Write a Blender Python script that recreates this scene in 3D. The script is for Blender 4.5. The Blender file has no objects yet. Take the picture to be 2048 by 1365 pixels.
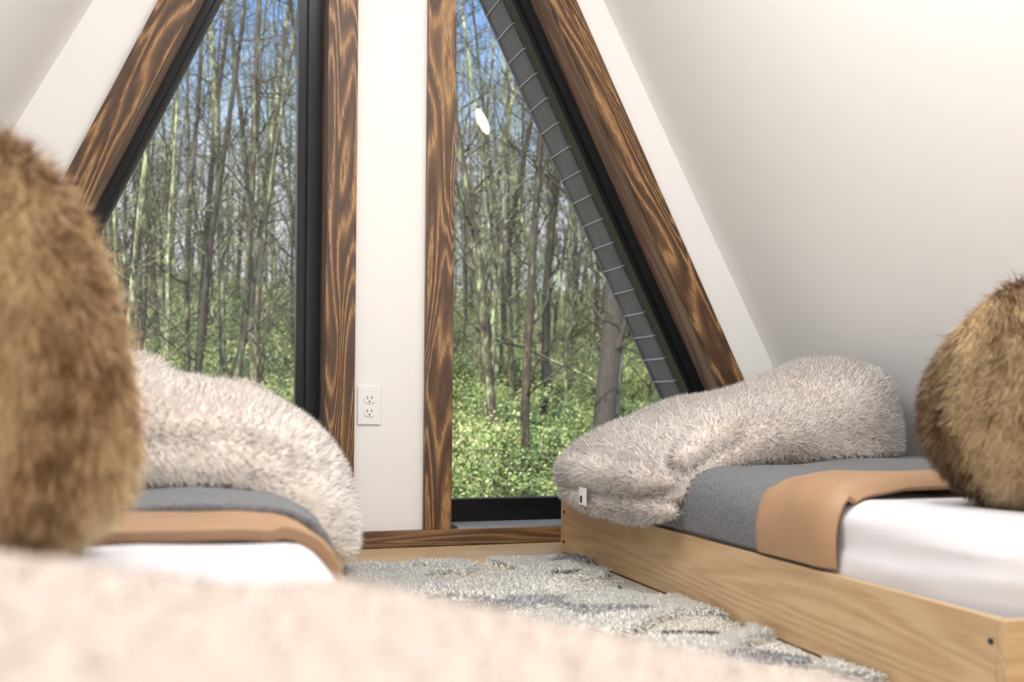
import bpy, bmesh, math, random
import numpy as np
from mathutils import Vector, Matrix, Euler
random.seed(4); RNG=np.random.default_rng(7)
sc=bpy.context.scene
try:
    sc.view_settings.view_transform='Standard'; sc.view_settings.look='None'
except Exception: pass
COL=sc.collection

# ------------------------------------------------------------ helpers
def link(o): COL.objects.link(o); return o
def tag(o,label=None,cat=None,kind=None,group=None):
    if label:o["label"]=label
    if cat:o["category"]=cat
    if kind:o["kind"]=kind
    if group:o["group"]=group
    return o
def struct(o): o["kind"]="structure"; return o
def empty(name,loc=(0,0,0)):
    e=bpy.data.objects.new(name,None); e.location=loc; e.empty_display_size=.05; return link(e)
def par(c,p):
    c.parent=p; c.matrix_parent_inverse=Matrix.Translation(-Vector(p.location)); return c
def mk(name,V,F,mat,smooth=True,cols=None,nrm=None,obj=True):
    V=np.asarray(V,dtype=np.float32)
    me=bpy.data.meshes.new(name)
    if isinstance(F,np.ndarray):
        n=len(F);k=F.shape[1]
        me.vertices.add(len(V)); me.vertices.foreach_set('co',V.ravel())
        me.loops.add(n*k); me.loops.foreach_set('vertex_index',F.astype(np.int32).ravel())
        me.polygons.add(n); me.polygons.foreach_set('loop_start',np.arange(0,n*k,k,dtype=np.int32))
        me.update(calc_edges=True)
    else:
        me.from_pydata(V.tolist(),[],F); me.update()
    me.polygons.foreach_set('use_smooth',[smooth]*len(me.polygons))
    if cols is not None:
        a=me.color_attributes.new('Col','FLOAT_COLOR','POINT')
        c=np.ones((len(V),4),dtype=np.float32); c[:,:3]=cols
        a.data.foreach_set('color',c.ravel())
    if mat: me.materials.append(mat)
    if nrm is not None:
        me.normals_split_custom_set_from_vertices(nrm.tolist())
    if not obj: return me
    return link(bpy.data.objects.new(name,me))
def bevel(o,w,seg=3):
    m=o.modifiers.new('b','BEVEL'); m.width=w; m.segments=seg; m.limit_method='ANGLE'; return o
def box(name,x0,x1,y0,y1,z0,z1,mat,bv=0,seg=3):
    V=[(x,y,z) for z in(z0,z1) for y in(y0,y1) for x in(x0,x1)]
    c=Vector(((x0+x1)/2,(y0+y1)/2,(z0+z1)/2))
    V=[tuple(Vector(v)-c) for v in V]
    F=[(0,2,3,1),(4,5,7,6),(0,1,5,4),(2,6,7,3),(0,4,6,2),(1,3,7,5)]
    o=mk(name,V,F,mat,smooth=False); o.location=c
    if bv: bevel(o,bv,seg)
    return o
def board(name,p0,p1,o0,o1,y0,y1,mat,bv=0):
    dx=p1[0]-p0[0]; dz=p1[1]-p0[1]; L=math.hypot(dx,dz)
    V=[(x,y,z) for z in(0,L) for y in(0,y1-y0) for x in(o0,o1)]
    F=[(0,2,3,1),(4,5,7,6),(0,1,5,4),(2,6,7,3),(0,4,6,2),(1,3,7,5)]
    o=mk(name,V,F,mat,smooth=False)
    o.location=(p0[0],y0,p0[1]); o.rotation_euler=(0,math.atan2(dx,dz),0)
    if bv: bevel(o,bv,2)
    return o
def prism(name,loops,y0,y1,mat):
    cu=bpy.data.curves.new('c','CURVE'); cu.dimensions='2D'; cu.fill_mode='BOTH'; cu.extrude=(y1-y0)/2
    for lp in loops:
        s=cu.splines.new('POLY'); s.points.add(len(lp)-1); s.use_cyclic_u=True
        for p,q in zip(s.points,lp): p.co=(q[0],q[1],0,1)
    co=link(bpy.data.objects.new('c',cu)); bpy.context.view_layer.update()
    me=bpy.data.meshes.new_from_object(co); bpy.data.objects.remove(co)
    ym=(y0+y1)/2
    for v in me.vertices: x,y,z=v.co; v.co=(x,ym-z,y)
    bm=bmesh.new(); bm.from_mesh(me); bmesh.ops.recalc_face_normals(bm,faces=bm.faces); bm.to_mesh(me); bm.free()
    me.materials.clear(); me.materials.append(mat); me.name=name
    return link(bpy.data.objects.new(name,me))

_sd={}
def sn(P,scale,seed,octv=2):
    P=np.asarray(P,dtype=np.float64); out=np.zeros(len(P)); amp=1;tot=0
    if seed not in _sd:
        r=np.random.default_rng(seed+100)
        d=r.normal(size=(6,8,3)); d/=np.linalg.norm(d,axis=2,keepdims=True); _sd[seed]=(d,r.uniform(0,6.28,(6,8)))
    d,ph=_sd[seed]
    for o in range(octv):
        s=scale*(2**o)
        v=np.zeros(len(P))
        for k in range(8): v+=np.sin(P@d[o,k]*s*(.7+.09*k)+ph[o,k])
        out+=amp*v/4; tot+=amp; amp*=.55
    return out/tot
def nz(a): return a/np.maximum(np.linalg.norm(a,axis=1,keepdims=True),1e-9)
def vnorm(V,T):
    fn=np.cross(V[T[:,1]]-V[T[:,0]],V[T[:,2]]-V[T[:,0]])
    N=np.zeros_like(V)
    for k in range(3): np.add.at(N,T[:,k],fn)
    return nz(N)
def tri(F):
    out=[]
    for f in F:
        for k in range(1,len(f)-1): out.append((f[0],f[k],f[k+1]))
    return np.array(out)
def fur(V,T,n,L,w,colfn,comb=(0,0,-.3),jit=.35,clump=.5,cs=.02,up=.8,seed=1,flow=.4,mask=None,Lfn=None,nj=.2):
    r=np.random.default_rng(seed); V=np.asarray(V,float)
    VN=vnorm(V,T); A=V[T[:,0]];B=V[T[:,1]];C=V[T[:,2]]
    ar=np.linalg.norm(np.cross(B-A,C-A),axis=1)
    if mask is not None: ar=ar*mask((A+B+C)/3)
    cu=np.cumsum(ar); idx=np.searchsorted(cu,r.uniform(0,cu[-1],n)); idx=np.minimum(idx,len(T)-1)
    u=r.uniform(size=(n,1));v=r.uniform(size=(n,1)); f=u+v>1; u=np.where(f,1-u,u);v=np.where(f,1-v,v)
    P=A[idx]*(1-u-v)+B[idx]*u+C[idx]*v
    N=nz(VN[T[idx,0]]*(1-u-v)+VN[T[idx,1]]*u+VN[T[idx,2]]*v)
    Ls=(L*r.uniform(.6,1.15,(n,1)))
    if Lfn is not None: Ls=Ls*Lfn(P)[:,None]
    fl=np.stack([sn(P,14,seed+k,2) for k in(1,2,3)],1)*flow
    d=nz(N*up+np.array(comb)+fl+r.normal(size=(n,3))*jit*.5)
    dn=(d*N).sum(1,keepdims=True); d=nz(np.where(dn<.15,d-N*(dn-.15),d))
    P1=P+d*Ls*.5
    d2=nz(d+np.array(comb)*.7+fl*.6+r.normal(size=(n,3))*jit*.3)
    P2=P1+d2*Ls*.5
    cell=np.floor(P/cs); h=np.sin(cell@np.array([12.98,78.23,37.7]))*43758.5; 
    j=np.stack([h-np.floor(h),(h*1.7)-np.floor(h*1.7),(h*2.3)-np.floor(h*2.3)],1)
    cc=(cell+.2+.6*j)*cs; cc=cc-N*((cc-P)*N).sum(1,keepdims=True)
    tip=cc+(P2-P); P2=P2*(1-clump)+tip*clump; P1=P1*(1-clump*.4)+(cc+(P1-P))*clump*.4
    # ribbons lie with their flat side outward; wound so the front faces outward
    s=nz(np.cross(d,N+r.normal(size=(n,3))*.25))*(w/2)
    g=np.cross(2*s,P1-P); sg=np.sign((g*N).sum(1,keepdims=True)); s=s*np.where(sg==0,1,sg)
    Vs=np.stack([P-s,P+s,P1-s*.85,P1+s*.85,P2],1).reshape(-1,3)
    b=np.arange(n)[:,None]*5
    Ts=np.concatenate([b+np.array([[0,1,2]]),b+np.array([[1,3,2]]),b+np.array([[2,3,4]])],0)
    root,tipc=colfn(P,j[:,0],r)
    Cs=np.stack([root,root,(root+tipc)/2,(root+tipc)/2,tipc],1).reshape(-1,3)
    Nn=nz(N*1.0+r.normal(size=(n,3))*nj+d*nj); Ns=np.repeat(Nn,5,axis=0)
    return Vs,Ts,Cs,Ns
def furry(name,V,T,mat,base,**k):
    V=np.asarray(V,float)
    Vs,Ts,Cs,Ns=fur(V,T,**k)
    VN=vnorm(V,T)
    AV=np.concatenate([V,Vs]);AT=np.concatenate([T,Ts+len(V)])
    B=base if isinstance(base,np.ndarray) else np.tile(base,(len(V),1))
    AC=np.concatenate([B,Cs]);AN=np.concatenate([VN,Ns])
    return mk(name,AV,AT,mat,True,AC,AN)

# ------------------------------------------------------------ materials
def newmat(n):
    m=bpy.data.materials.new(n); m.use_nodes=True; nt=m.node_tree
    return m,nt,nt.nodes['Principled BSDF']
def N(nt,t,**k):
    n=nt.nodes.new(t)
    for a,b in k.items(): setattr(n,a,b)
    return n
def plain(n,c,rough=.5,metal=0,spec=.5,bump=0,bscale=50,var=0,stretch=None):
    m,nt,p=newmat(n); p.inputs['Roughness'].default_value=rough
    p.inputs['Metallic'].default_value=metal; p.inputs['Specular IOR Level'].default_value=spec
    tc=N(nt,'ShaderNodeTexCoord'); no=N(nt,'ShaderNodeTexNoise'); no.inputs['Scale'].default_value=bscale; no.inputs['Detail'].default_value=4
    if stretch:
        mp=N(nt,'ShaderNodeMapping'); mp.inputs['Scale'].default_value=stretch; nt.links.new(tc.outputs['Object'],mp.inputs[0]); nt.links.new(mp.outputs[0],no.inputs['Vector'])
    else: nt.links.new(tc.outputs['Object'],no.inputs['Vector'])
    if bump:
        b=N(nt,'ShaderNodeBump'); b.inputs['Strength'].default_value=bump; b.inputs['Distance'].default_value=.004
        nt.links.new(no.outputs['Fac'],b.inputs['Height']); nt.links.new(b.outputs['Normal'],p.inputs['Normal'])
    mx=N(nt,'ShaderNodeMix',data_type='RGBA'); mx.inputs[6].default_value=(*[x*(1-var) for x in c],1); mx.inputs[7].default_value=(*[min(1,x*(1+var)) for x in c],1)
    nt.links.new(no.outputs['Fac'],mx.inputs[0]); nt.links.new(mx.outputs[2],p.inputs['Base Color'])
    return m
def ramp(nt,stops):
    r=N(nt,'ShaderNodeValToRGB'); e=r.color_ramp.elements
    while len(e)<len(stops): e.new(.5)
    for x,(p,c) in zip(e,stops): x.position=p; x.color=(*c,1)
    return r
def wood(n,stops,sc_=(9,9,1.1),rings=9,rough=.45,fine=.35,axis='Z',seed=0,bump=.3,off=0,fs=9,dist=.3):
    m,nt,p=newmat(n); L=nt.links.new
    tc=N(nt,'ShaderNodeTexCoord'); mp=N(nt,'ShaderNodeMapping')
    s=list(sc_); 
    if axis=='Y': s=[sc_[0],sc_[2],sc_[1]]
    if axis=='X': s=[sc_[2],sc_[0],sc_[1]]
    mp.inputs['Scale'].default_value=s; mp.inputs['Location'].default_value=(seed*3.1,seed*1.7,seed*2.3)
    L(tc.outputs['Object'],mp.inputs['Vector'])
    oi=N(nt,'ShaderNodeObjectInfo'); ad=N(nt,'ShaderNodeVectorMath',operation='ADD'); sc1=N(nt,'ShaderNodeVectorMath',operation='SCALE'); 
    cx=N(nt,'ShaderNodeCombineXYZ'); L(oi.outputs['Random'],cx.inputs[0]);L(oi.outputs['Random'],cx.inputs[1]);L(oi.outputs['Random'],cx.inputs[2])
    L(cx.outputs[0],sc1.inputs[0]); sc1.inputs['Scale'].default_value=37; L(mp.outputs[0],ad.inputs[0]); L(sc1.outputs[0],ad.inputs[1])
    no=N(nt,'ShaderNodeTexNoise'); no.inputs['Scale'].default_value=1; no.inputs['Detail'].default_value=.6; no.inputs['Distortion'].default_value=dist
    L(ad.outputs[0],no.inputs['Vector'])
    mu=N(nt,'ShaderNodeMath',operation='MULTIPLY'); mu.inputs[1].default_value=rings*6.28; L(no.outputs['Fac'],mu.inputs[0])
    f=N(nt,'ShaderNodeTexNoise'); f.inputs['Scale'].default_value=fs; f.inputs['Detail'].default_value=5; L(ad.outputs[0],f.inputs['Vector'])
    a2=N(nt,'ShaderNodeMath',operation='MULTIPLY_ADD'); a2.inputs[1].default_value=2.2; L(f.outputs['Fac'],a2.inputs[0]); L(mu.outputs[0],a2.inputs[2])
    si=N(nt,'ShaderNodeMath',operation='SINE'); L(a2.outputs[0],si.inputs[0])
    m1=N(nt,'ShaderNodeMath',operation='MULTIPLY_ADD'); m1.inputs[1].default_value=.5-fine*.5; m1.inputs[2].default_value=.5-fine*.5+off; L(si.outputs[0],m1.inputs[0])
    m2=N(nt,'ShaderNodeMath',operation='MULTIPLY_ADD'); m2.inputs[1].default_value=fine; L(f.outputs['Fac'],m2.inputs[0]); L(m1.outputs[0],m2.inputs[2])
    r=ramp(nt,stops); L(m2.outputs[0],r.inputs[0]); L(r.outputs[0],p.inputs['Base Color'])
    b=N(nt,'ShaderNodeBump'); b.inputs['Strength'].default_value=bump; b.inputs['Distance'].default_value=.002; L(m2.outputs[0],b.inputs['Height']); L(b.outputs[0],p.inputs['Normal'])
    p.inputs['Roughness'].default_value=rough
    return m
def colmat(n,tr=.25,sheen=.5):
    m,nt,p=newmat(n); L=nt.links.new
    p.inputs['Roughness'].default_value=1; p.inputs['Specular IOR Level'].default_value=.1; p.inputs['Sheen Weight'].default_value=sheen; p.inputs['Sheen Roughness'].default_value=.6
    a=N(nt,'ShaderNodeVertexColor',layer_name='Col'); t=N(nt,'ShaderNodeBsdfTranslucent'); mx=N(nt,'ShaderNodeMixShader'); mx.inputs[0].default_value=tr
    L(a.outputs[0],p.inputs[0]);L(a.outputs[0],t.inputs[0]);L(p.outputs[0],mx.inputs[1]);L(t.outputs[0],mx.inputs[2]);L(mx.outputs[0],nt.nodes['Material Output'].inputs[0])
    return m
STAIN=[(0,(.028,.012,.006)),(.28,(.065,.029,.012)),(.5,(.115,.055,.023)),(.64,(.175,.086,.035)),(.76,(.34,.19,.075)),(1,(.58,.37,.165))]
M_stain=wood('stained_wood',STAIN,(12,12,1.3),13,rough=.42,fine=.52,bump=.4,off=.0,fs=22,dist=.6)
M_stainD=wood('dark_stained_wood',[(0,(.10,.05,.036)),(.5,(.2,.115,.08)),(1,(.34,.22,.16))],(11,11,1.3),6,rough=.45,fine=.6)
M_stainX=wood('stained_wood_base',[(0,(.04,.018,.009)),(.4,(.12,.060,.028)),(.7,(.22,.12,.052)),(1,(.42,.26,.12))],(14,30,1.0),9,rough=.4,fine=.5,axis='X')
OAK=[(0,(.30,.18,.092)),(.35,(.44,.29,.155)),(.6,(.50,.345,.195)),(1,(.60,.44,.265))]
M_oak=wood('oak_veneer',OAK,(8,8,.7),13,rough=.28,fine=.66,axis='Y',bump=.1,fs=18)
M_oakX=wood('oak_veneer_end',OAK,(8,8,.7),13,rough=.28,fine=.66,axis='X',bump=.1,fs=18)
M_floor=wood('oak_floor',[(0,(.5,.35,.2)),(.5,(.62,.46,.27)),(1,(.7,.55,.35))],(5,5,.6),3,rough=.30,fine=.6,axis='X',bump=.08)
M_wall=plain('wall_paint',(.835,.825,.81),.85,bump=.05,bscale=260,var=.012)
M_black=plain('black_frame',(.008,.009,.010),.3,var=.1,spec=.3)
M_seal=plain('grey_sill',(.3,.3,.3),.4,var=.1)
M_soff=plain('grey_siding',(.115,.103,.125),.45,var=.4,bscale=12)
M_soffE=plain('siding_edge',(.42,.43,.48),.5)
M_plate=plain('outlet_plastic',(.82,.81,.80),.3)
M_slot=plain('slot_dark',(.02,.02,.02),.6)
M_sheet=plain('white_cotton',(.62,.61,.63),.9,bump=.6,bscale=16,var=.03)
M_tan=plain('tan_satin',(.345,.205,.113),.5,bump=.6,bscale=14,var=.14)
M_grey=plain('grey_heather',(.15,.152,.162),.95,bump=.6,bscale=150,var=.7)
M_screw=plain('black_screw',(.02,.02,.02),.35,metal=.5)
M_fur=colmat('faux_fur',.12,.9)
M_furb=colmat('brown_faux_fur',.2,.1)
M_rug=colmat('rug_yarn',.15,.7)
M_glass,nt,p=newmat('window_glass'); nt.nodes.remove(p)
g=N(nt,'ShaderNodeBsdfGlossy'); g.inputs['Roughness'].default_value=0.0; t=N(nt,'ShaderNodeBsdfTransparent'); mx=N(nt,'ShaderNodeMixShader'); mx.inputs[0].default_value=.018
nt.links.new(t.outputs[0],mx.inputs[1]);nt.links.new(g.outputs[0],mx.inputs[2]);nt.links.new(mx.outputs[0],nt.nodes['Material Output'].inputs[0])
M_lens,nt,p=newmat('lit_lens'); p.inputs['Emission Color'].default_value=(1,.80,.42,1); p.inputs['Emission Strength'].default_value=70; p.inputs['Base Color'].default_value=(.9,.9,.9,1)

# ------------------------------------------------------------ room shell
YW=2.95
apex=(.537,3.024); RB=(2.199,0); LB=(-1.054,0)
def inL(z): return .0137-(1.545-z)/2.16
def inR(z): return 1.0508+(1.709-z)/1.934
zb=.055
LA=(.38,2.336); RA=(.763,2.266)
def grow(poly,g):
    n=len(poly)
    if not isinstance(g,(list,tuple)): g=[g]*n
    cx=sum(p[0] for p in poly)/3; cz=sum(p[1] for p in poly)/3
    out=[];lines=[]
    for i in range(n):
        a=Vector(poly[i]);b=Vector(poly[(i+1)%n]); d=(b-a).normalized(); nn=Vector((d.y,-d.x))
        if nn.dot(Vector((cx,cz))-a)>0: nn=-nn
        lines.append((a+nn*g[i],d))
    for i in range(n):
        a,d=lines[i-1]; b,e=lines[i]
        den=d.x*e.y-d.y*e.x; t=((b.x-a.x)*e.y-(b.y-a.y)*e.x)/den; q=a+d*t; out.append((q.x,q.y))
    return out
LO=[(inL(zb),zb),(.38,zb),LA]; RO=[(.763,zb),(inR(zb),zb),RA]
struct(prism('wall_front',[[LB,RB,apex],grow(LO,.014),grow(RO,.014)],YW,YW+.2,M_wall))
struct(prism('wall_back',[[LB,RB,apex]],-3.1,-3.0,M_wall))
struct(board('wall_right',RB,apex,0,.12,-3.1,YW+.2,M_wall))
struct(board('wall_left',LB,apex,-.12,0,-3.1,YW+.2,M_wall))
struct(box('floor',-1.3,2.5,-3.1,YW+.2,-.12,0,M_floor))
ti=1
def T(o,lab):
    global ti
    o.name='trim_%d'%ti; ti+=1; struct(o); o["label"]=lab; return o
for nm,(p0,p1,s) in {'r':(RO[1],RA,1),'l':(LO[0],LA,-1)}.items():
    a,b=(0,.087*s) if s>0 else (-.087,0)
    q1=(p1[0]+(p1[0]-p0[0])*.05,p1[1]+(p1[1]-p0[1])*.05)
    T(board('trim',p0,q1,a,b,YW-.022,YW,M_stain,.002),'dark stained sloping timber casing')
    a,b=(0,.012) if s>0 else (-.012,0)
    T(board('trim',p0,p1,a,b,YW,YW+.11,M_stainD),'brown stained sloping timber reveal')
T(board('trim',(.38,.05),(.38,2.45),0,.087,YW-.022,YW,M_stain,.002),'dark stained vertical timber casing')
T(board('trim',(.763,.05),(.763,2.4),-.085,0,YW-.0225,YW,M_stain,.002),'dark stained vertical timber casing')
T(board('trim',(.38,.05),(.38,2.33),0,.012,YW,YW+.11,M_stainD),'brown stained vertical timber reveal')
T(board('trim',(.763,.05),(.763,2.26),-.012,0,YW,YW+.11,M_stainD),'brown stained vertical timber reveal')
o=box('baseboard_front',-1.0,2.14,YW-.024,YW,.002,.05,M_stainX,.002); struct(o)
for (x0,x1) in((inL(zb),.38),(.763,inR(zb))):
    T(box('trim',x0+.02,x1-.02,YW-.022,YW+.11,zb-.008,zb+.002,M_seal),'grey metal window sill strip')
for i,(poly,nm,g1,g2) in enumerate(((LO,'window_1',[-.04,-.042,-.022],[-.068,-.069,-.034]),(RO,'window_2',[-.04,-.030,-.022],[-.07,-.046,-.034]))):
    e=empty(nm,(poly[0][0],YW+.15,zb)); struct(e); e["label"]="black framed sloped window"
    f=prism('frame',[poly,grow(poly,g1)],YW+.1,YW+.16,M_black); par(f,e)
    f2=prism('sash',[grow(poly,[k+.002 for k in g1]),grow(poly,g2)],YW+.125,YW+.175,M_black); par(f2,e)
    bevel(f,.003,2);bevel(f2,.003,2)
    g=prism('glass_pane',[grow(poly,[k+.006 for k in g2])],YW+.150,YW+.151,M_glass); par(g,e)
def soffit(p0,p1,s,D):
    dx=p1[0]-p0[0];dz=p1[1]-p0[1];L=math.hypot(dx,dz); st=.088; n=int(L/st); V=[];F=[];mi=[]
    def bx(x0,x1,y0,y1,z0,z1,m):
        b=len(V); V.extend([(x,y,z) for z in(z0,z1) for y in(y0,y1) for x in(x0,x1)])
        for f in [(0,2,3,1),(4,5,7,6),(0,1,5,4),(2,6,7,3),(0,4,6,2),(1,3,7,5)]: F.append(tuple(b+k for k in f)); mi.append(m)
    for k in range(n):
        z=k*st
        bx(-.012*s,.02*s,0,D,z,z+st-.0045,0); bx(-.018*s,.0*s,.0,D,z+st-.0042,z+st,1)
    bx(-.016*s,.02*s,D,D+.012,0,L,0)
    o=mk('soffit',V,F,M_soff,False); o.data.materials.append(M_soffE); o.data.polygons.foreach_set('material_index',mi)
    o.location=(p0[0],YW+.2,p0[1]); o.rotation_euler=(0,math.atan2(dx,dz),0)
    bm=bmesh.new();bm.from_mesh(o.data);bmesh.ops.recalc_face_normals(bm,faces=bm.faces);bm.to_mesh(o.data);bm.free()
    T(o,'grey lapped boards under the roof overhang')
soffit((RO[1][0]-.035,zb),(RA[0]-.035,RA[1]),1,.15)
soffit((LO[0][0]-.06,zb),(LA[0]-.06,LA[1]),-1,.10)

e=empty('wall_outlet',(.513,YW,.423)); tag(e,"white duplex electrical outlet on the white wall post","electrical outlet")
pl=box('cover_plate',.513-.035,.513+.035,YW-.006,YW,.423-.058,.423+.058,M_plate,.003); par(pl,e)
for dz in(-.0195,.0195):
    V=[];F=[];n=24;z0=.423+dz
    for y in(YW-.0085,YW-.004):
        for k in range(n):
            a=2*math.pi*k/n; x=max(-.0145,min(.0145,.0175*math.cos(a)));z=.0145*math.sin(a)
            V.append((.513+x,y,z0+z))
    F=[tuple(range(n)),tuple(range(2*n-1,n-1,-1))]+[(k,n+k,n+(k+1)%n,(k+1)%n) for k in range(n)]
    r=mk('receptacle',V,F,M_plate,False); par(r,e)
    for sx,h in((-.0062,.0045),(.0062,.0038)):
        s=box('slot',.513+sx-.0011,.513+sx+.0011,YW-.0092,YW-.008,z0+.003-h,z0+.003+h,M_slot); par(s,r)
    s=box('slot',.513-.0022,.513+.0022,YW-.0092,YW-.008,z0-.0105,z0-.006,M_slot,.001); par(s,r)
s=box('screw',.513-.002,.513+.002,YW-.0075,YW-.005,.421,.425,M_plate,.001); par(s,e)

c=Vector((1.262,1.86,1.706)); nn=Vector((-.876,0,-.4815))
rot=nn.to_track_quat('Z','Y')
e=empty('recessed_light',c); tag(e,"round white recessed downlight glowing warm in the sloped ceiling","ceiling light")
def ring(name,r0,r1,h0,h1,mat,n=40):
    V=[];F=[]
    for r,h in((r0,h0),(r0,h1),(r1,h1),(r1,h0)):
        for k in range(n): a=2*math.pi*k/n; V.append(tuple(c+rot@Vector((r*math.cos(a),r*math.sin(a),h))))
    for q in range(4):
        for k in range(n): F.append((q*n+k,q*n+(k+1)%n,((q+1)%4)*n+(k+1)%n,((q+1)%4)*n+k))
    return mk(name,V,F,mat)
par(ring('trim_ring',.062,.072,0,.006,M_plate),e)
par(ring('lens',.0005,.062,.001,.004,M_lens),e)

# ------------------------------------------------------------ beds
MX=1.225
def bed(mx,y0,y1,label,zt=.275,seed=0):
    X=lambda x:(x if not mx else MX-x)
    def B(n,x0,x1,*a,**k):
        a0,a1=sorted((X(x0),X(x1))); return box(n,a0,a1,*a,**k)
    e=empty('bed',(X(1.5),(y0+y1)/2,0)); tag(e,label,"bed")
    o=B('side_rail',1.04,1.056,y0+.016,y1-.016,.004,.15,M_oak,bv=.0015); par(o,e)
    o=B('side_rail',1.975,1.99,y0+.016,y1-.016,.004,.15,M_oak,bv=.0015); par(o,e)
    o=B('end_panel',1.04,1.99,y0,y0+.016,.004,.15,M_oakX,bv=.0015); par(o,e)
    o=B('end_panel',1.04,1.99,y1-.016,y1,.004,.15,M_oakX,bv=.0015); par(o,e)
    for yy,zz in((y0+.025,.118),(y0+.025,.035),(y1-.03,.12),(y1-.03,.035)):
        V=[];n=14
        for xx,r in((1.0405,.0042),(1.0375,.0042),(1.0365,.003)):
            for k in range(n): a=2*math.pi*k/n; V.append((X(xx),yy+r*math.cos(a),zz+r*math.sin(a)))
        F=[(k+j*n,(k+1)%n+j*n,(k+1)%n+(j+1)*n,k+(j+1)*n) for j in range(2) for k in range(n)]+[tuple(range(2*n,3*n))]
        par(mk('screw',V,F,M_screw),e)
    V=[];F=[]
    bx0,bx1=1.06,1.965; by0,by1=y0+.02,y1-.02; z0,z1=.05,zt
    cx,cy,cz=(bx0+bx1)/2,(by0+by1)/2,(z0+z1)/2
    hx,hy,hz=(bx1-bx0)/2,(by1-by0)/2,(z1-z0)/2
    r=.05
    hs=[(-1,.0),(-.98,.5),(-.9,.85),(-.7,1),(-.4,1),(-.2,1),(-.1,1),(0,1),(.1,1),(.2,1),(.3,1),(.4,.99),(.5,.96),(.6,.92),(.7,.84),(.8,.72),(.92,.48),(.985,.22),(1,-.1),(1.0,-1),(1.0,-3.2),(1.0,-6)]
    np_=260
    for h,k in hs:
        ins=(1-k)*r; a,b=hx-ins,hy-ins
        for k2 in range(np_):
            t=2*math.pi*k2/np_; c_,s_=math.cos(t),math.sin(t); q=(abs(c_)**14+abs(s_)**14)**(-1/14)
            V.append((cx+a*c_*q,cy+b*s_*q,cz+hz*h))
    nr=len(hs)
    for i in range(nr-1):
        for k in range(np_): F.append((i*np_+k,i*np_+(k+1)%np_,(i+1)*np_+(k+1)%np_,(i+1)*np_+k))
    F.append(tuple((nr-1)*np_+k for k in range(np_))); F.append(tuple(range(np_-1,-1,-1)))
    V=np.array(V)
    wr=sn(V*np.array([6,1.2,9]),6,31+seed,2); V[:,2]+=wr*.004*(V[:,2]>.2)
    V[:,0]+=np.where(np.abs(V[:,0]-cx)>hx*.8,1,0)*sn(V*np.array([.2,.8,12]),9,5+seed,2)*.010*np.sign(V[:,0]-cx)*(V[:,2]>.15)
    if mx: V[:,0]=MX-V[:,0]; F=[f[::-1] for f in F]
    m=mk('mattress',V,F,M_sheet); m["label"]="mattress with white fitted sheet"; par(m,e)
    return e
bedR=bed(False,1.063,2.73,"low oak veneer platform bed with white mattress beside the patterned rug")
bedL=bed(True,.80,2.47,"low platform bed with white sheet, grey comforter and pillows",seed=3)

def drape(name,prof,ya,yb,mat,thick,mx,seed,wr=.006,ny=60,nx=70,skew=0,label=None,cat=None,edge=0):
    prof=np.array(prof,float); seg=np.r_[0,np.cumsum(np.linalg.norm(np.diff(prof,axis=0),axis=1))]
    s=np.linspace(0,seg[-1],400); px=np.interp(s,seg,prof[:,0]);pz=np.interp(s,seg,prof[:,1])
    k=np.hanning(25);k/=k.sum()
    px2=np.convolve(np.pad(px,12,'edge'),k,'valid');pz2=np.convolve(np.pad(pz,12,'edge'),k,'valid')
    s2=np.linspace(0,399,nx); px=np.interp(s2,np.arange(400),px2);pz=np.interp(s2,np.arange(400),pz2)
    V=[]
    for j in range(ny+1):
        v=j/ny
        for i in range(nx):
            sg=i/(nx-1); y=ya+(yb-ya)*v+skew*sg+ .010*math.sin(sg*9+seed)*(.5 if v<.5 else 1)
            ed=edge*(1-min(1,min(v,1-v)*(2/.35)))**2
            V.append((px[i]+(ed*.8 if sg<.22 else 0),y,pz[i]-ed*(1 if sg>.12 else 0)))
    V=np.array(V); d=sn(V*np.array([1,1.3,1]),13,seed,3)
    side=np.clip((V[:,2]-.15)/.1,0,1)
    V[:,2]+=d*wr*side; V[:,0]+=sn(V*np.array([0,1.8,.8]),16,seed+1,2)*wr*.8*(V[:,0]<1.15)*side
    F=[(j*nx+i,j*nx+i+1,(j+1)*nx+i+1,(j+1)*nx+i) for j in range(ny) for i in range(nx-1)]
    if mx: V[:,0]=MX-V[:,0]; F=[f[::-1] for f in F]
    o=mk(name,V,F,mat); m=o.modifiers.new('s','SOLIDIFY'); m.thickness=thick; m.offset=0
    m=o.modifiers.new('b','BEVEL'); m.width=thick*.4; m.segments=3; m.limit_method='ANGLE'; m.angle_limit=1.0
    tag(o,label,cat); return o
P1=[(1.046,.153),(1.041,.19),(1.043,.235),(1.060,.27),(1.10,.290),(1.25,.298),(1.6,.298),(1.9,.296),(1.962,.27),(1.968,.2)]
drape('comforter',P1,1.56,2.70,M_grey,.016,False,11,wr=.012,label="grey heather comforter lying over the white mattress",cat="comforter")
drape('comforter',P1,1.32,2.45,M_grey,.016,True,12,wr=.009,label="grey heather comforter under the cream fur throw",cat="comforter")
P2=[(1.038,.153),(1.032,.19),(1.035,.235),(1.050,.272),(1.085,.297),(1.16,.308),(1.25,.310),(1.6,.309),(1.9,.304),(1.966,.275),(1.975,.2)]
drape('blanket',P2,1.44,1.68,M_tan,.010,False,21,wr=.009,edge=.020,skew=.02,label="tan satin blanket folded across the oak bed",cat="blanket")
P3=[(1.052,.195),(1.0525,.215),(1.057,.238),(1.07,.261),(1.10,.280),(1.16,.288),(1.25,.290),(1.6,.290),(1.9,.290),(1.966,.265),(1.975,.2)]
drape('blanket',P3,1.16,1.36,M_tan,.014,True,22,wr=.005,edge=.006,skew=-.02,label="tan satin blanket folded across the bed with grey comforter",cat="blanket")

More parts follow.
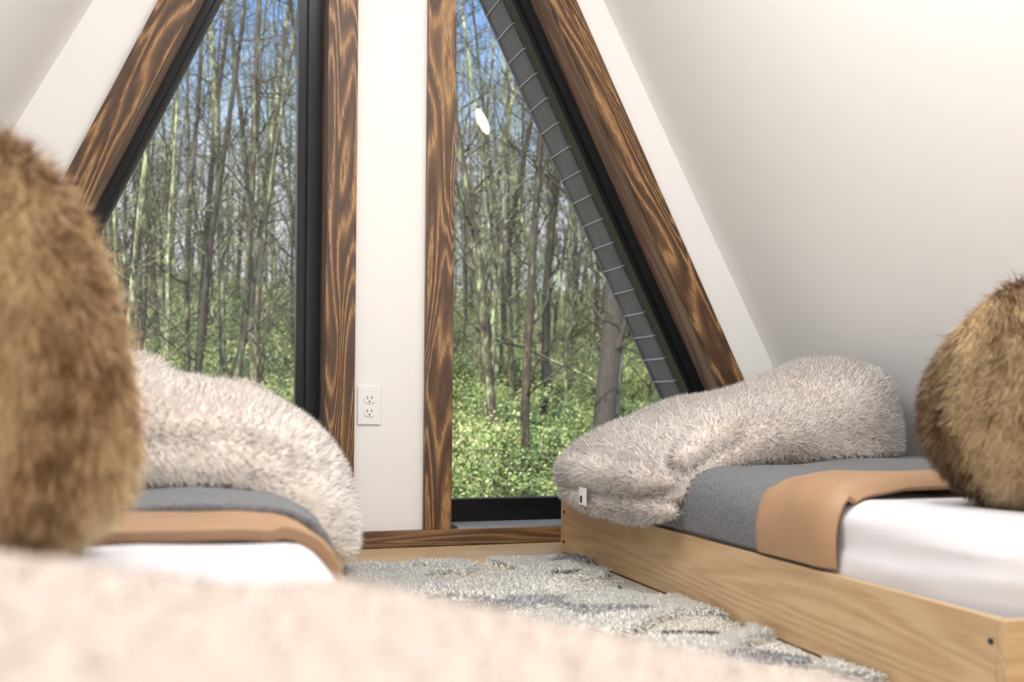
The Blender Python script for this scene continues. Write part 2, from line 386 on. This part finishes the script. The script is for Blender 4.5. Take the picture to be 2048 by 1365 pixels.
# ------------------------------------------------------------ fur throws
def throwmesh(secs,seed,nu=90,nv=72,lump=.014):
    secs=np.array(secs,float); s=np.linspace(0,len(secs)-1,nu)
    S=np.stack([np.interp(s,np.arange(len(secs)),secs[:,k]) for k in range(secs.shape[1])],1)
    k=np.array([1,2,3,2,1.])/9
    for c_ in range(S.shape[1]): S[:,c_]=np.convolve(np.pad(S[:,c_],2,'edge'),k,'valid')
    V=[]
    for x,yf,yb,z0,z1 in S:
        yc=(yf+yb)/2;ry=(yb-yf)/2
        for j in range(nv):
            a=2*math.pi*j/nv; c_,s_=math.cos(a),math.sin(a)
            y=yc+ry*math.copysign(abs(c_)**.75,c_)
            z=z0+(z1-z0)*(abs(s_)**.8) if s_>=0 else z0-.012*abs(s_)**.5
            V.append((x,y,z))
    V=np.array(V); F=[]
    for i in range(nu-1):
        for j in range(nv): F.append((i*nv+j,(i+1)*nv+j,(i+1)*nv+(j+1)%nv,i*nv+(j+1)%nv))
    V=np.vstack([V,V[:nv].mean(0),V[(nu-1)*nv:].mean(0)])
    a=nu*nv;b=a+1
    for j in range(nv): F.append((a,j,(j+1)%nv)); F.append((b,(nu-1)*nv+(j+1)%nv,(nu-1)*nv+j))
    T_=tri(F); Nn=vnorm(V,T_)
    cen=V.mean(0)
    if ((V-cen)*Nn).sum()<0: T_=T_[:,::-1]; Nn=-Nn
    topm=np.clip((V[:,2]-.29)/.06,0.15,1)[:,None]
    fold=-np.abs(sn(V*np.array([.6,1,1.6]),11,seed+5,1))[:,None]+.35
    V=V+Nn*((sn(V,14,seed,3)[:,None]*lump+fold*lump*1.5)*topm)
    return V,T_
def lip(P,R,n=20,sx=.8):
    P=[Vector(p) for p in P]; V=[];F=[]
    for i,p in enumerate(P):
        d=(P[min(i+1,len(P)-1)]-P[max(i-1,0)]).normalized(); v=d.cross(Vector((0,0,1))).normalized(); u=v.cross(d).normalized()
        for j in range(n):
            a=2*math.pi*j/n; V.append(tuple(p+(v*math.cos(a)*sx+u*math.sin(a))*R[i]))
    for i in range(len(P)-1):
        for j in range(n): F.append((i*n+j,i*n+(j+1)%n,(i+1)*n+(j+1)%n,(i+1)*n+j))
    V=np.array(V);T2=tri(F); Nn=vnorm(V,T2); c0=np.repeat(np.array([p[:] for p in P]),n,0)
    if ((V-c0)*Nn).sum()<0: T2=T2[:,::-1]
    return V,T2
def roll(ctrl,r,n=30,seed=0,sx=.9):
    ctrl=np.array(ctrl,float); t=np.linspace(0,len(ctrl)-1,n); P=np.stack([np.interp(t,np.arange(len(ctrl)),ctrl[:,k]) for k in range(3)],1)
    k=np.array([1,2,3,2,1.])/9
    for c_ in range(3): P[:,c_]=np.convolve(np.pad(P[:,c_],2,'edge'),k,'valid')
    R=[r*(math.sin(i/(n-1)*3.14159)**.5)*(1+.12*math.sin(i*.6+seed))+.001 for i in range(n)]
    return lip([tuple(p) for p in P],R,20,sx)
def merge(parts):
    V=np.zeros((0,3));T_=np.zeros((0,3),int)
    for v,t in parts: T_=np.concatenate([T_,t+len(V)]);V=np.concatenate([V,v])
    return V,T_
def creamcol(P,h,r):
    n=len(P); v=(sn(P,30,77,2)*.015+r.normal(size=n)*.02+ (h-.5)*.03)[:,None]
    root=np.array([[.98,.86,.775]])*(1+v*.8); tip=np.array([[.995,.93,.87]])*(1+v)
    return np.clip(root,0,.985),np.clip(tip,0,.99)
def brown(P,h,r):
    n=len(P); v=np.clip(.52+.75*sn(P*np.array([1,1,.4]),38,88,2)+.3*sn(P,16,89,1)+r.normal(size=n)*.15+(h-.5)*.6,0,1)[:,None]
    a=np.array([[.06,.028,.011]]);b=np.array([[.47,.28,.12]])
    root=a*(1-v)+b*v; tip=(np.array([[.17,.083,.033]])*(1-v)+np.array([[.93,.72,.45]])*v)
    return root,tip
def golden(P,h,r):
    a,b=brown(P,h,r); return np.clip(a*1.25+.05*np.array([[1,.6,.3]]),0,1),np.clip(b*1.12+.06*np.array([[1,.65,.35]]),0,.97)
secR=[(.985,2.08,2.58,.225,.275),(.992,2.02,2.62,.22,.30),(1.01,1.98,2.66,.225,.33),(1.06,1.95,2.68,.25,.36),(1.12,1.94,2.69,.3,.39),(1.25,1.97,2.70,.318,.43),
(1.42,2.01,2.70,.32,.475),(1.55,2.05,2.70,.32,.525),(1.66,2.1,2.70,.32,.555),(1.77,2.17,2.70,.32,.55),(1.83,2.24,2.68,.32,.50),(1.88,2.33,2.64,.32,.42),(1.91,2.42,2.58,.33,.36)]
parts=[throwmesh(secR,41,lump=.008)]
parts.append(roll([(1.01,1.95,.205),(.985,2.03,.196),(.978,2.2,.193),(.978,2.35,.195),(.985,2.5,.198),(1.0,2.6,.21)],.028,seed=1,n=40))
parts.append(roll([(1.02,1.965,.265),(.982,2.06,.258),(.972,2.22,.256),(.972,2.38,.258),(.98,2.52,.26),(.998,2.6,.26)],.036,seed=3,n=40))
parts.append(roll([(1.03,1.99,.29),(1.08,2.0,.32),(1.2,2.05,.35),(1.34,2.12,.375),(1.5,2.18,.38)],.054,seed=1))
parts.append(roll([(1.45,2.16,.38),(1.6,2.22,.42),(1.72,2.26,.45),(1.84,2.32,.43)],.085,seed=2))
V,T_=merge(parts)
FK=dict(L=.022,w=.0015,colfn=creamcol,jit=.75,clump=.25,cs=.009,flow=.45,up=.6,nj=.10)
thr=furry('throw_blanket',V,T_,M_fur,(.98,.88,.80),n=280000,comb=(-.12,-.15,-.2),seed=3,**FK)
tag(thr,"cream pink shaggy fur throw heaped on the oak bed's foot","throw blanket")
secL=[(-.62,1.7,2.4,.32,.38),(-.58,1.6,2.44,.32,.49),(-.5,1.54,2.45,.32,.54),(-.3,1.52,2.46,.32,.56),(-.17,1.51,2.47,.32,.54),(-.1,1.51,2.5,.32,.50),(-.03,1.51,2.52,.32,.468),(.07,1.53,2.54,.315,.455),(.14,1.56,2.56,.28,.435),
(.20,1.60,2.57,.22,.405),(.245,1.66,2.56,.185,.37),(.275,1.74,2.5,.175,.33),(.295,1.85,2.42,.18,.28)]
parts=[throwmesh(secL,43,lump=.009)]
parts.append(roll([(-.3,1.95,.49),(-.16,2.0,.49),(-.07,2.05,.465),(-.0,2.15,.42)],.045,seed=3))
parts.append(roll([(-.05,2.1,.43),(.06,2.2,.435),(.15,2.25,.42),(.22,2.25,.37)],.045,seed=5))
parts.append(roll([(-.5,1.62,.38),(-.3,1.57,.385),(-.1,1.57,.375),(.08,1.61,.36),(.17,1.68,.32),(.21,1.76,.27)],.055,seed=7))
V,T_=merge(parts)
thl=furry('throw_blanket',V,T_,M_fur,(.98,.88,.80),n=270000,comb=(.1,-.15,-.2),seed=6,**FK)
tag(thl,"cream pink shaggy fur throw heaped over a grey comforter","throw blanket")
o=box('care_tag',.926,.9275,2.26,2.305,.185,.228,M_plate); o["label"]="white fabric care tag with black band"; o.parent=thr
o2=box('tag_print',.9248,.9259,2.285,2.297,.190,.207,M_slot); o2.parent=o; o2.matrix_parent_inverse=Matrix.Translation(-o.location)

e=empty('bed',(-.1,-.5,0)); tag(e,"low platform bed covered by a cream fur throw","bed")
for n_,a in (('side_rail',(-.78,-.762,-1.4,.46,.004,.15)),('side_rail',(.562,.58,-1.4,.46,.004,.15))):
    par(box(n_,*a,M_oak,.0015),e)
for y in(-1.416,.46): par(box('end_panel',-.78,.58,y,y+.016,.004,.15,M_oakX,.0015),e)
o=box('mattress',-.75,.55,-1.38,.445,.05,.235,M_sheet,.05,6); par(o,e)
def flatthrow():
    nx,ny=80,60; V=[]
    for j in range(ny):
        v=j/(ny-1)
        for i in range(nx):
            u=i/(nx-1); x=-.68+1.28*u; y=-.55+1.06*v+.012*math.sin(u*8)
            z=.361-.26*max(0,(x-.065))+.022*max(0,min(1,(.02-x)/.12)); z=max(z,.25)
            ed=min(1,(1-v)/.08); z=.242+(z-.242)*math.sqrt(max(0,1-(1-ed)**2))
            if i in(0,nx-1) or j==0: z=.24
            V.append((x,y,z))
    V=np.array(V)
    F=[(j*nx+i,j*nx+i+1,(j+1)*nx+i+1,(j+1)*nx+i) for j in range(ny-1) for i in range(nx-1)]
    return V,tri(F)
V,T_=flatthrow()
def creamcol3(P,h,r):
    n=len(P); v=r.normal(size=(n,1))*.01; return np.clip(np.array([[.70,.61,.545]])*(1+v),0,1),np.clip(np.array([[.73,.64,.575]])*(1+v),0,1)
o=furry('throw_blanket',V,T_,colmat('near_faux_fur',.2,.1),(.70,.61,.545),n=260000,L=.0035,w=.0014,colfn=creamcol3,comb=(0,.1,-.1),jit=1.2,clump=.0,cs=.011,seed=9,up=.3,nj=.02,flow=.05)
tag(o,"cream pink shaggy fur throw spread flat over a bed","throw blanket")

# ------------------------------------------------------------ pillows
def pillow(c,h,rotz,n,e,seed,label,L=.035,w=.0018,lean=0,comb=(-.1,0,-.75),taper=0,colfn=brown):
    bm=bmesh.new(); bmesh.ops.create_uvsphere(bm,u_segments=64,v_segments=40,radius=1)
    bmesh.ops.triangulate(bm,faces=bm.faces)
    V=np.array([v.co[:] for v in bm.verts]);T_=np.array([[v.index for v in f.verts] for f in bm.faces]); bm.free()
    q=(np.abs(V)**e).sum(1)**(-1/e); V=V*q[:,None]
    V[:,0]*=1-taper*V[:,2]; V=V*np.array(h)
    V=V+nz(V)*(sn(V,16,seed,2)[:,None]*.006)
    R=np.array((Matrix.Rotation(rotz,3,'Z')@Matrix.Rotation(lean,3,'Y')))
    V=V@R.T+np.array(c)
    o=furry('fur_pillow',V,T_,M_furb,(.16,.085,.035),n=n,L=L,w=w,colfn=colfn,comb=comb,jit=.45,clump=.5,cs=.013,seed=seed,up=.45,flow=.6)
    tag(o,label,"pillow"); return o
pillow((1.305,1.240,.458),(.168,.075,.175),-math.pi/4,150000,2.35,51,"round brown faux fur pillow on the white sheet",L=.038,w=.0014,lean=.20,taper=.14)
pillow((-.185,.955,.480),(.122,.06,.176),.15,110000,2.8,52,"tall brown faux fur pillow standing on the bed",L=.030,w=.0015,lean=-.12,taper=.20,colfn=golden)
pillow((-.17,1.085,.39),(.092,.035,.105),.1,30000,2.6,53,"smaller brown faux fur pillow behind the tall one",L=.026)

# ------------------------------------------------------------ rug
nx,ny=90,240; V=[]
for j in range(ny):
    for i in range(nx):
        x=.38+.648*i/(nx-1); y=.62+1.93*j/(ny-1)
        V.append((x+(.012*math.sin(y*31) if i==0 else 0),y+(.015*math.sin(x*23)+.008*math.sin(x*57) if j==ny-1 else 0),.012))
V=np.array(V)
GP=[(.64,1.95,.13,.06),(.80,1.87,.12,.06),(.72,2.02,.08,.04),(.99,2.48,.05,.04),(.93,1.42,.07,.035),(.52,1.35,.12,.10),(.78,1.0,.16,.09)]
DP=[(.88,2.29,.065,.024),(.90,2.12,.065,.024),(.575,2.46,.05,.022),(.88,1.66,.075,.018),(.93,1.2,.07,.02)]
def rp(P):
    wx=.045*sn(P,20,72,3); wy=.045*sn(P,22,73,3)
    x=P[:,0]+wx;y=P[:,1]+wy
    grey=np.zeros(len(P),bool);dark=grey.copy()
    for a,b,ra,rb in GP: grey|=((x-a)/ra)**2+((y-b)/rb)**2<1
    wx2=.014*sn(P,70,79,2); x=P[:,0]+wx*.3+wx2;y=P[:,1]+wy*.3+.012*sn(P,80,80,2)
    for a,b,ra,rb in DP: dark|=(((x-a)/ra)**2+((y-b)/rb)**2<1)
    low=(sn(P*np.array([1,.8,0]),19,74,2)>.12)
    return grey,dark,low&~grey&~dark
gr_,dk_,lw_=rp(V); V[:,2]+=np.where(lw_,-.007,np.where(dk_,-.001,.006))+.004*sn(V,30,71,2)
rb_=np.tile(np.array([[.98,.955,.89]]),(len(V),1)); rb_[gr_]=[.58,.58,.58]; rb_[dk_]=[.12,.12,.13]
for j in range(ny):
    for i in(0,nx-1): V[j*nx+i,2]=.002
for i in range(nx):
    V[i,2]=.002; V[(ny-1)*nx+i,2]=.002
T_=tri([(j*nx+i,j*nx+i+1,(j+1)*nx+i+1,(j+1)*nx+i) for j in range(ny-1) for i in range(nx-1)])
def rugcol(P,h,r):
    n=len(P); grey,dark,low=rp(P)
    c=np.tile(np.array([[.99,.965,.905]]),(n,1)); c[low]=[.99,.94,.84]; c[grey]=[.60,.595,.595]; c[dark]=[.09,.095,.105]
    mixd=dark&(r.uniform(size=n)<.2); c[mixd]=[.8,.78,.74]
    c=c*(1+r.normal(size=(n,1))*.02); return np.clip(c*.98,0,.985),np.clip(c*1.02,0,.985)
def ruglen(P):
    grey,dark,low=rp(P); return np.where(grey,1.2,np.where(dark,.7,np.where(low,.45,1.3)))
o=furry('area_rug',V,T_,M_rug,rb_,n=260000,L=.010,w=.0036,colfn=rugcol,comb=(-.1,-.5,0),jit=.8,clump=.35,cs=.015,seed=14,up=.45,flow=.5,Lfn=ruglen,nj=.04)
tag(o,"cream shaggy rug with grey and black abstract patches","rug")

# ------------------------------------------------------------ outdoors
def gz(x,y): return -1.3+max(0,y-14)*.125+max(0,y-30)*.03+.22*math.sin(x*.31+1)+.18*math.sin(y*.4+x*.2)
V=[];F=[];gx,gy=70,80
for j in range(gy+1):
    for i in range(gx+1):
        y=3.6+(j/gy)**1.4*116; x=-50+120*i/gx; V.append((x,y,gz(x,y)))
F=[(j*(gx+1)+i,j*(gx+1)+i+1,(j+1)*(gx+1)+i+1,(j+1)*(gx+1)+i) for j in range(gy) for i in range(gx)]
M_gr,nt,p=newmat('forest_floor'); tc=N(nt,'ShaderNodeTexCoord');a=N(nt,'ShaderNodeTexNoise');a.inputs['Scale'].default_value=.5;a.inputs['Detail'].default_value=8;a.inputs['Roughness'].default_value=.75
nt.links.new(tc.outputs['Object'],a.inputs[0]); r=ramp(nt,[(.32,(.05,.075,.028)),(.44,(.14,.18,.065)),(.52,(.24,.22,.105)),(.64,(.36,.24,.145))]); nt.links.new(a.outputs[0],r.inputs[0]); nt.links.new(r.outputs[0],p.inputs['Base Color']); p.inputs['Roughness'].default_value=1
g=mk('ground',V,F,M_gr); tag(g,"leaf covered forest floor rising away from the cabin","ground",kind="structure")

def tube(P,R,n,V,F):
    b0=len(V); k=len(P)
    for i in range(k):
        d=(P[min(i+1,k-1)]-P[max(i-1,0)]).normalized(); u=d.orthogonal().normalized(); v=d.cross(u)
        for j in range(n):
            a=2*math.pi*j/n; V.append(tuple(P[i]+(u*math.cos(a)+v*math.sin(a))*R[i]))
    for i in range(k-1):
        for j in range(n): F.append((b0+i*n+j,b0+i*n+(j+1)%n,b0+(i+1)*n+(j+1)%n,b0+(i+1)*n+j))
def limb(p,d,L,r,n,segs,rd,wob,upc,V,F):
    P=[p];R=[r]
    for i in range(segs):
        d=(d+Vector((rd.gauss(0,wob),rd.gauss(0,wob),rd.gauss(0,wob)+upc))).normalized(); p=p+d*L/segs; P.append(p); R.append(r*(1-(i+1)/segs*.85))
    tube(P,R,n,V,F); return P,R
def tree_mesh(seed,rr0=None,lean=None):
    rd=random.Random(seed); V=[];F=[]; H=rd.uniform(14,19); r0=rr0 or rd.uniform(.05,.11)
    P=[Vector((0,0,-.3))];R=[r0*1.3]; d=Vector(lean) if lean else Vector((rd.gauss(0,.07),rd.gauss(0,.06),1)).normalized(); S=18
    for i in range(S):
        d=(d+Vector((rd.gauss(0,.035),rd.gauss(0,.035),.05))).normalized(); P.append(P[-1]+d*H/S); R.append(r0*(1-.85*(i+1)/S))
    tube(P,R,8,V,F)
    for b in range(28):
        t=rd.uniform(.12,.98); f=t*S; i=int(f); i=min(i,S-1); q=P[i].lerp(P[i+1],f-i); rr=R[i]
        a=rd.uniform(0,6.28); up=rd.uniform(.2,1.5); dd=Vector((math.cos(a),math.sin(a),up)).normalized()
        L=rd.uniform(.9,3.2)*(1.1-t*.5)
        Pb,Rb=limb(q,dd,L,max(.012,rr*.34),5,7,rd,.2,.06,V,F)
        for c_ in range(7):
            k=rd.randint(1,6); a=rd.uniform(0,6.28); d2=(Vector((math.cos(a),math.sin(a),rd.uniform(-.2,.9)))+ (Pb[k]-Pb[k-1]).normalized()*.8).normalized()
            Pc,Rc=limb(Pb[k],d2,rd.uniform(.5,1.4),max(.006,Rb[k]*.5),3,4,rd,.22,.05,V,F)
            for e_ in range(2):
                k2=rd.randint(1,3); a=rd.uniform(0,6.28); d3=Vector((math.cos(a),math.sin(a),rd.uniform(-.1,1))).normalized()
                limb(Pc[k2],d3,rd.uniform(.25,.7),.0045,3,2,rd,.2,.03,V,F)
    return V,F
def barkmat(name,sub):
    m,nt,p=newmat(name); L=nt.links.new
    tc=N(nt,'ShaderNodeTexCoord');mp=N(nt,'ShaderNodeMapping');mp.inputs['Scale'].default_value=(7,7,1.8);L(tc.outputs['Object'],mp.inputs[0])
    a=N(nt,'ShaderNodeTexNoise');a.inputs['Scale'].default_value=1.6;a.inputs['Detail'].default_value=8;a.inputs['Roughness'].default_value=.78;L(mp.outputs[0],a.inputs[0])
    oi=N(nt,'ShaderNodeObjectInfo');ma=N(nt,'ShaderNodeMath',operation='MULTIPLY_ADD');ma.inputs[1].default_value=.22;L(oi.outputs['Random'],ma.inputs[0])
    sb=N(nt,'ShaderNodeMath',operation='SUBTRACT');sb.inputs[1].default_value=sub;L(a.outputs[0],sb.inputs[0]);L(sb.outputs[0],ma.inputs[2])
    r=ramp(nt,[(.3,(.018,.014,.010)),(.46,(.06,.047,.03)),(.53,(.14,.135,.07)),(.6,(.38,.42,.21)),(.72,(.74,.79,.50))]);L(ma.outputs[0],r.inputs[0]);L(r.outputs[0],p.inputs['Base Color']);p.inputs['Roughness'].default_value=.9
    return m
M_bark=barkmat('mossy_bark',.155); M_bark2=plain('grey_brown_bark',(.06,.05,.04),.95,bump=1,bscale=6,var=.8,stretch=(5,5,.8))
TM=[]
for s in range(8):
    V,F=tree_mesh(200+s); TM.append(mk('tree',np.array(V),F,M_bark,True,obj=False))
spots=[(1.15,16.45),(.22,18.85),(-.25,23.2),(5.0,16.25),(6.6,22.5),(4.9,14.2),(-1.09,21.4),(6.9,19),(2.2,20),(-.9,15.5)]
rd=random.Random(11)
while len(spots)<275:
    y=15+ (rd.random()**.8)*58; ang=math.radians(rd.uniform(-9,31)); x=y*math.tan(ang)
    if all((x-a)**2+(y-b)**2>(.75+.011*y)**2 for a,b in spots): spots.append((x,y))
for k,(x,y) in enumerate(spots):
    o=bpy.data.objects.new('tree',TM[k%8]); link(o); o.location=(x,y,gz(x,y)); o.rotation_euler=(0,0,rd.uniform(0,6.28))
    s=rd.uniform(.8,1.25); o.scale=(s,s,s)
    tag(o,"tall bare tree with lichen covered trunk in the woods","tree",group="bare trees in the woods")
V,F=tree_mesh(999,.2,(.07,.0,1)); o=mk('tree',np.array(V),F,M_bark2); o.location=(5.95,14.2,gz(5.95,14.2)); tag(o,"thick dark grey leaning trunk among green shrubs","tree",group="bare trees in the woods")
M_leaf,nt,p=newmat('shrub_leaf'); L=nt.links.new
at=N(nt,'ShaderNodeVertexColor',layer_name='Col');L(at.outputs[0],p.inputs['Base Color']);p.inputs['Roughness'].default_value=.5
def shrub_mesh(seed):
    r=np.random.default_rng(seed); n=7000; m=46
    cl=r.normal(size=(m,3))*np.array([.55,.55,.2])+np.array([0,0,.42]); cid=r.integers(0,m,n)
    P=cl[cid]+nz(r.normal(size=(n,3)))*r.uniform(.05,.24,(n,1)); P[:,2]=np.abs(P[:,2])
    d=nz(r.normal(size=(n,3))+np.array([0,0,.5])); s=nz(np.cross(d,r.normal(size=(n,3)))); 
    Ln=r.uniform(.03,.065,(n,1)); W=Ln*.24
    Vs=np.stack([P,P+d*Ln*.5+s*W,P+d*Ln,P+d*Ln*.5-s*W],1).reshape(-1,3); Fq=(np.arange(n)[:,None]*4+np.array([[0,1,2,3]]))
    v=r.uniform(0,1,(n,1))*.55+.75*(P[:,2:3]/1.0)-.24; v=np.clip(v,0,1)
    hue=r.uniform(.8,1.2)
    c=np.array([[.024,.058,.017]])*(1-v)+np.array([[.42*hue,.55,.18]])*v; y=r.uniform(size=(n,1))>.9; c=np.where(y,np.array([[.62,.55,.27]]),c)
    Cs=np.repeat(c,4,axis=0)
    V=[];F=[];rr=random.Random(seed)
    for c_ in cl[:16]:
        limb(Vector((rr.gauss(0,.05),rr.gauss(0,.05),-.1)),(Vector(c_)).normalized(),Vector(c_).length+.1,.01,4,4,rr,.12,0,V,F)
    T1=np.array(F); Vt=np.array(V)
    AV=np.concatenate([Vs,Vt]);AF=np.concatenate([Fq,T1+len(Vs)]);AC=np.concatenate([Cs,np.tile([[.12,.08,.05]],(len(Vt),1))])
    return mk('shrub',AV,AF,M_leaf,False,AC,obj=False)
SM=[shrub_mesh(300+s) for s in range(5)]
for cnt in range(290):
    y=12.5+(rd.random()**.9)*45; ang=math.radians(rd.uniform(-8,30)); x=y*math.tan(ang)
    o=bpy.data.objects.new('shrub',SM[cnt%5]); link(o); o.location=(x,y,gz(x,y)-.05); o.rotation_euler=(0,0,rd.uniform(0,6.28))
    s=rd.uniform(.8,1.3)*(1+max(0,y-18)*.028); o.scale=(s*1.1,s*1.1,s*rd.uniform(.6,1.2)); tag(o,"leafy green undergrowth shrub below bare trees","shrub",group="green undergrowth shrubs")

# ------------------------------------------------------------ world, lights
w=bpy.data.worlds.new('World'); sc.world=w; w.use_nodes=True; nt=w.node_tree; bg=nt.nodes['Background']
tc=N(nt,'ShaderNodeTexCoord'); sx=N(nt,'ShaderNodeSeparateXYZ'); nt.links.new(tc.outputs['Generated'],sx.inputs[0])
no=N(nt,'ShaderNodeTexNoise'); no.inputs['Scale'].default_value=4; no.inputs['Detail'].default_value=5; nt.links.new(tc.outputs['Generated'],no.inputs[0])
ma=N(nt,'ShaderNodeMath',operation='MULTIPLY_ADD'); ma.inputs[1].default_value=.18; nt.links.new(no.outputs[0],ma.inputs[0]); 
s2=N(nt,'ShaderNodeMath',operation='SUBTRACT'); s2.inputs[1].default_value=.09; nt.links.new(sx.outputs[2],s2.inputs[0]); nt.links.new(s2.outputs[0],ma.inputs[2])
r=ramp(nt,[(0,(.7,.74,.76)),(.19,(.82,.88,.94)),(.28,(.52,.73,.98)),(.37,(.25,.5,1)),(1,(.16,.38,.9))]); nt.links.new(ma.outputs[0],r.inputs[0]); nt.links.new(r.outputs[0],bg.inputs[0]); bg.inputs[1].default_value=1.25
def light(t,loc,en,dirn=None,**k):
    l=bpy.data.lights.new('sun_or_fill_data',t); l.energy=en
    for a,b in k.items(): setattr(l,a,b)
    o=link(bpy.data.objects.new('sun_or_fill',l)); o.location=loc  # used for the sun and for the added interior fill lights
    if dirn: o.rotation_euler=Vector(dirn).to_track_quat('-Z','Y').to_euler()
    return o
light('SUN',(0,-5,10),8.0,(.45,.62,-.66),angle=.03,color=(1,.95,.87))
light('AREA',(.54,1.25,2.62),20,(0,0,-1),size=.45,color=(1,.98,.97))  # added overhead fill for beds and rug, no fixture modelled here
light('AREA',(.54,-.7,1.9),16,(0,-.3,1),size=.9,color=(.98,.98,1))  # added uplight, bounces soft fill off the sloped walls
light('AREA',(.54,-.9,1.2),13,(0,-1,0),size=1.5,color=(.98,.98,1))  # added light aimed at the back wall for soft bounce
light('AREA',(-.45,-1.6,.9),40,(1,-.25,.4),size=.6,color=(.97,.98,1))  # added fill behind the camera, brightens the right slope
light('AREA',(-.10,1.35,1.70),28,(1,-.3,-.1),size=.6,color=(.98,.98,1))  # unseen fill above the view, added to lift the right slope
light('AREA',(1.08,1.3,1.70),13,(-1,-.3,-.1),size=.4,color=(.98,.98,1))  # added counterpart, lifts the left slope and left throw
light('AREA',(1.38,-.9,1.05),6,(-.3,1,.05),size=.32,color=(.99,.985,.98))  # added forward fill, its reflection in the glass falls behind the pillar

# ------------------------------------------------------------ camera
cd=bpy.data.cameras.new('Camera'); cam=link(bpy.data.objects.new('Camera',cd)); sc.camera=cam
cd.sensor_width=36; cd.lens=2000/2048*36; cd.shift_y=(805-682.5)/2048; cd.clip_start=.02; cd.clip_end=500
cam.matrix_world=Matrix.Translation((0,0,.436))@Matrix.Rotation(math.radians(-18),4,'Z')@Matrix.Rotation(math.radians(90),4,'X')@Matrix.Rotation(.0095,4,'Z')
cd.dof.use_dof=True; cd.dof.focus_distance=3.2; cd.dof.aperture_fstop=3.8
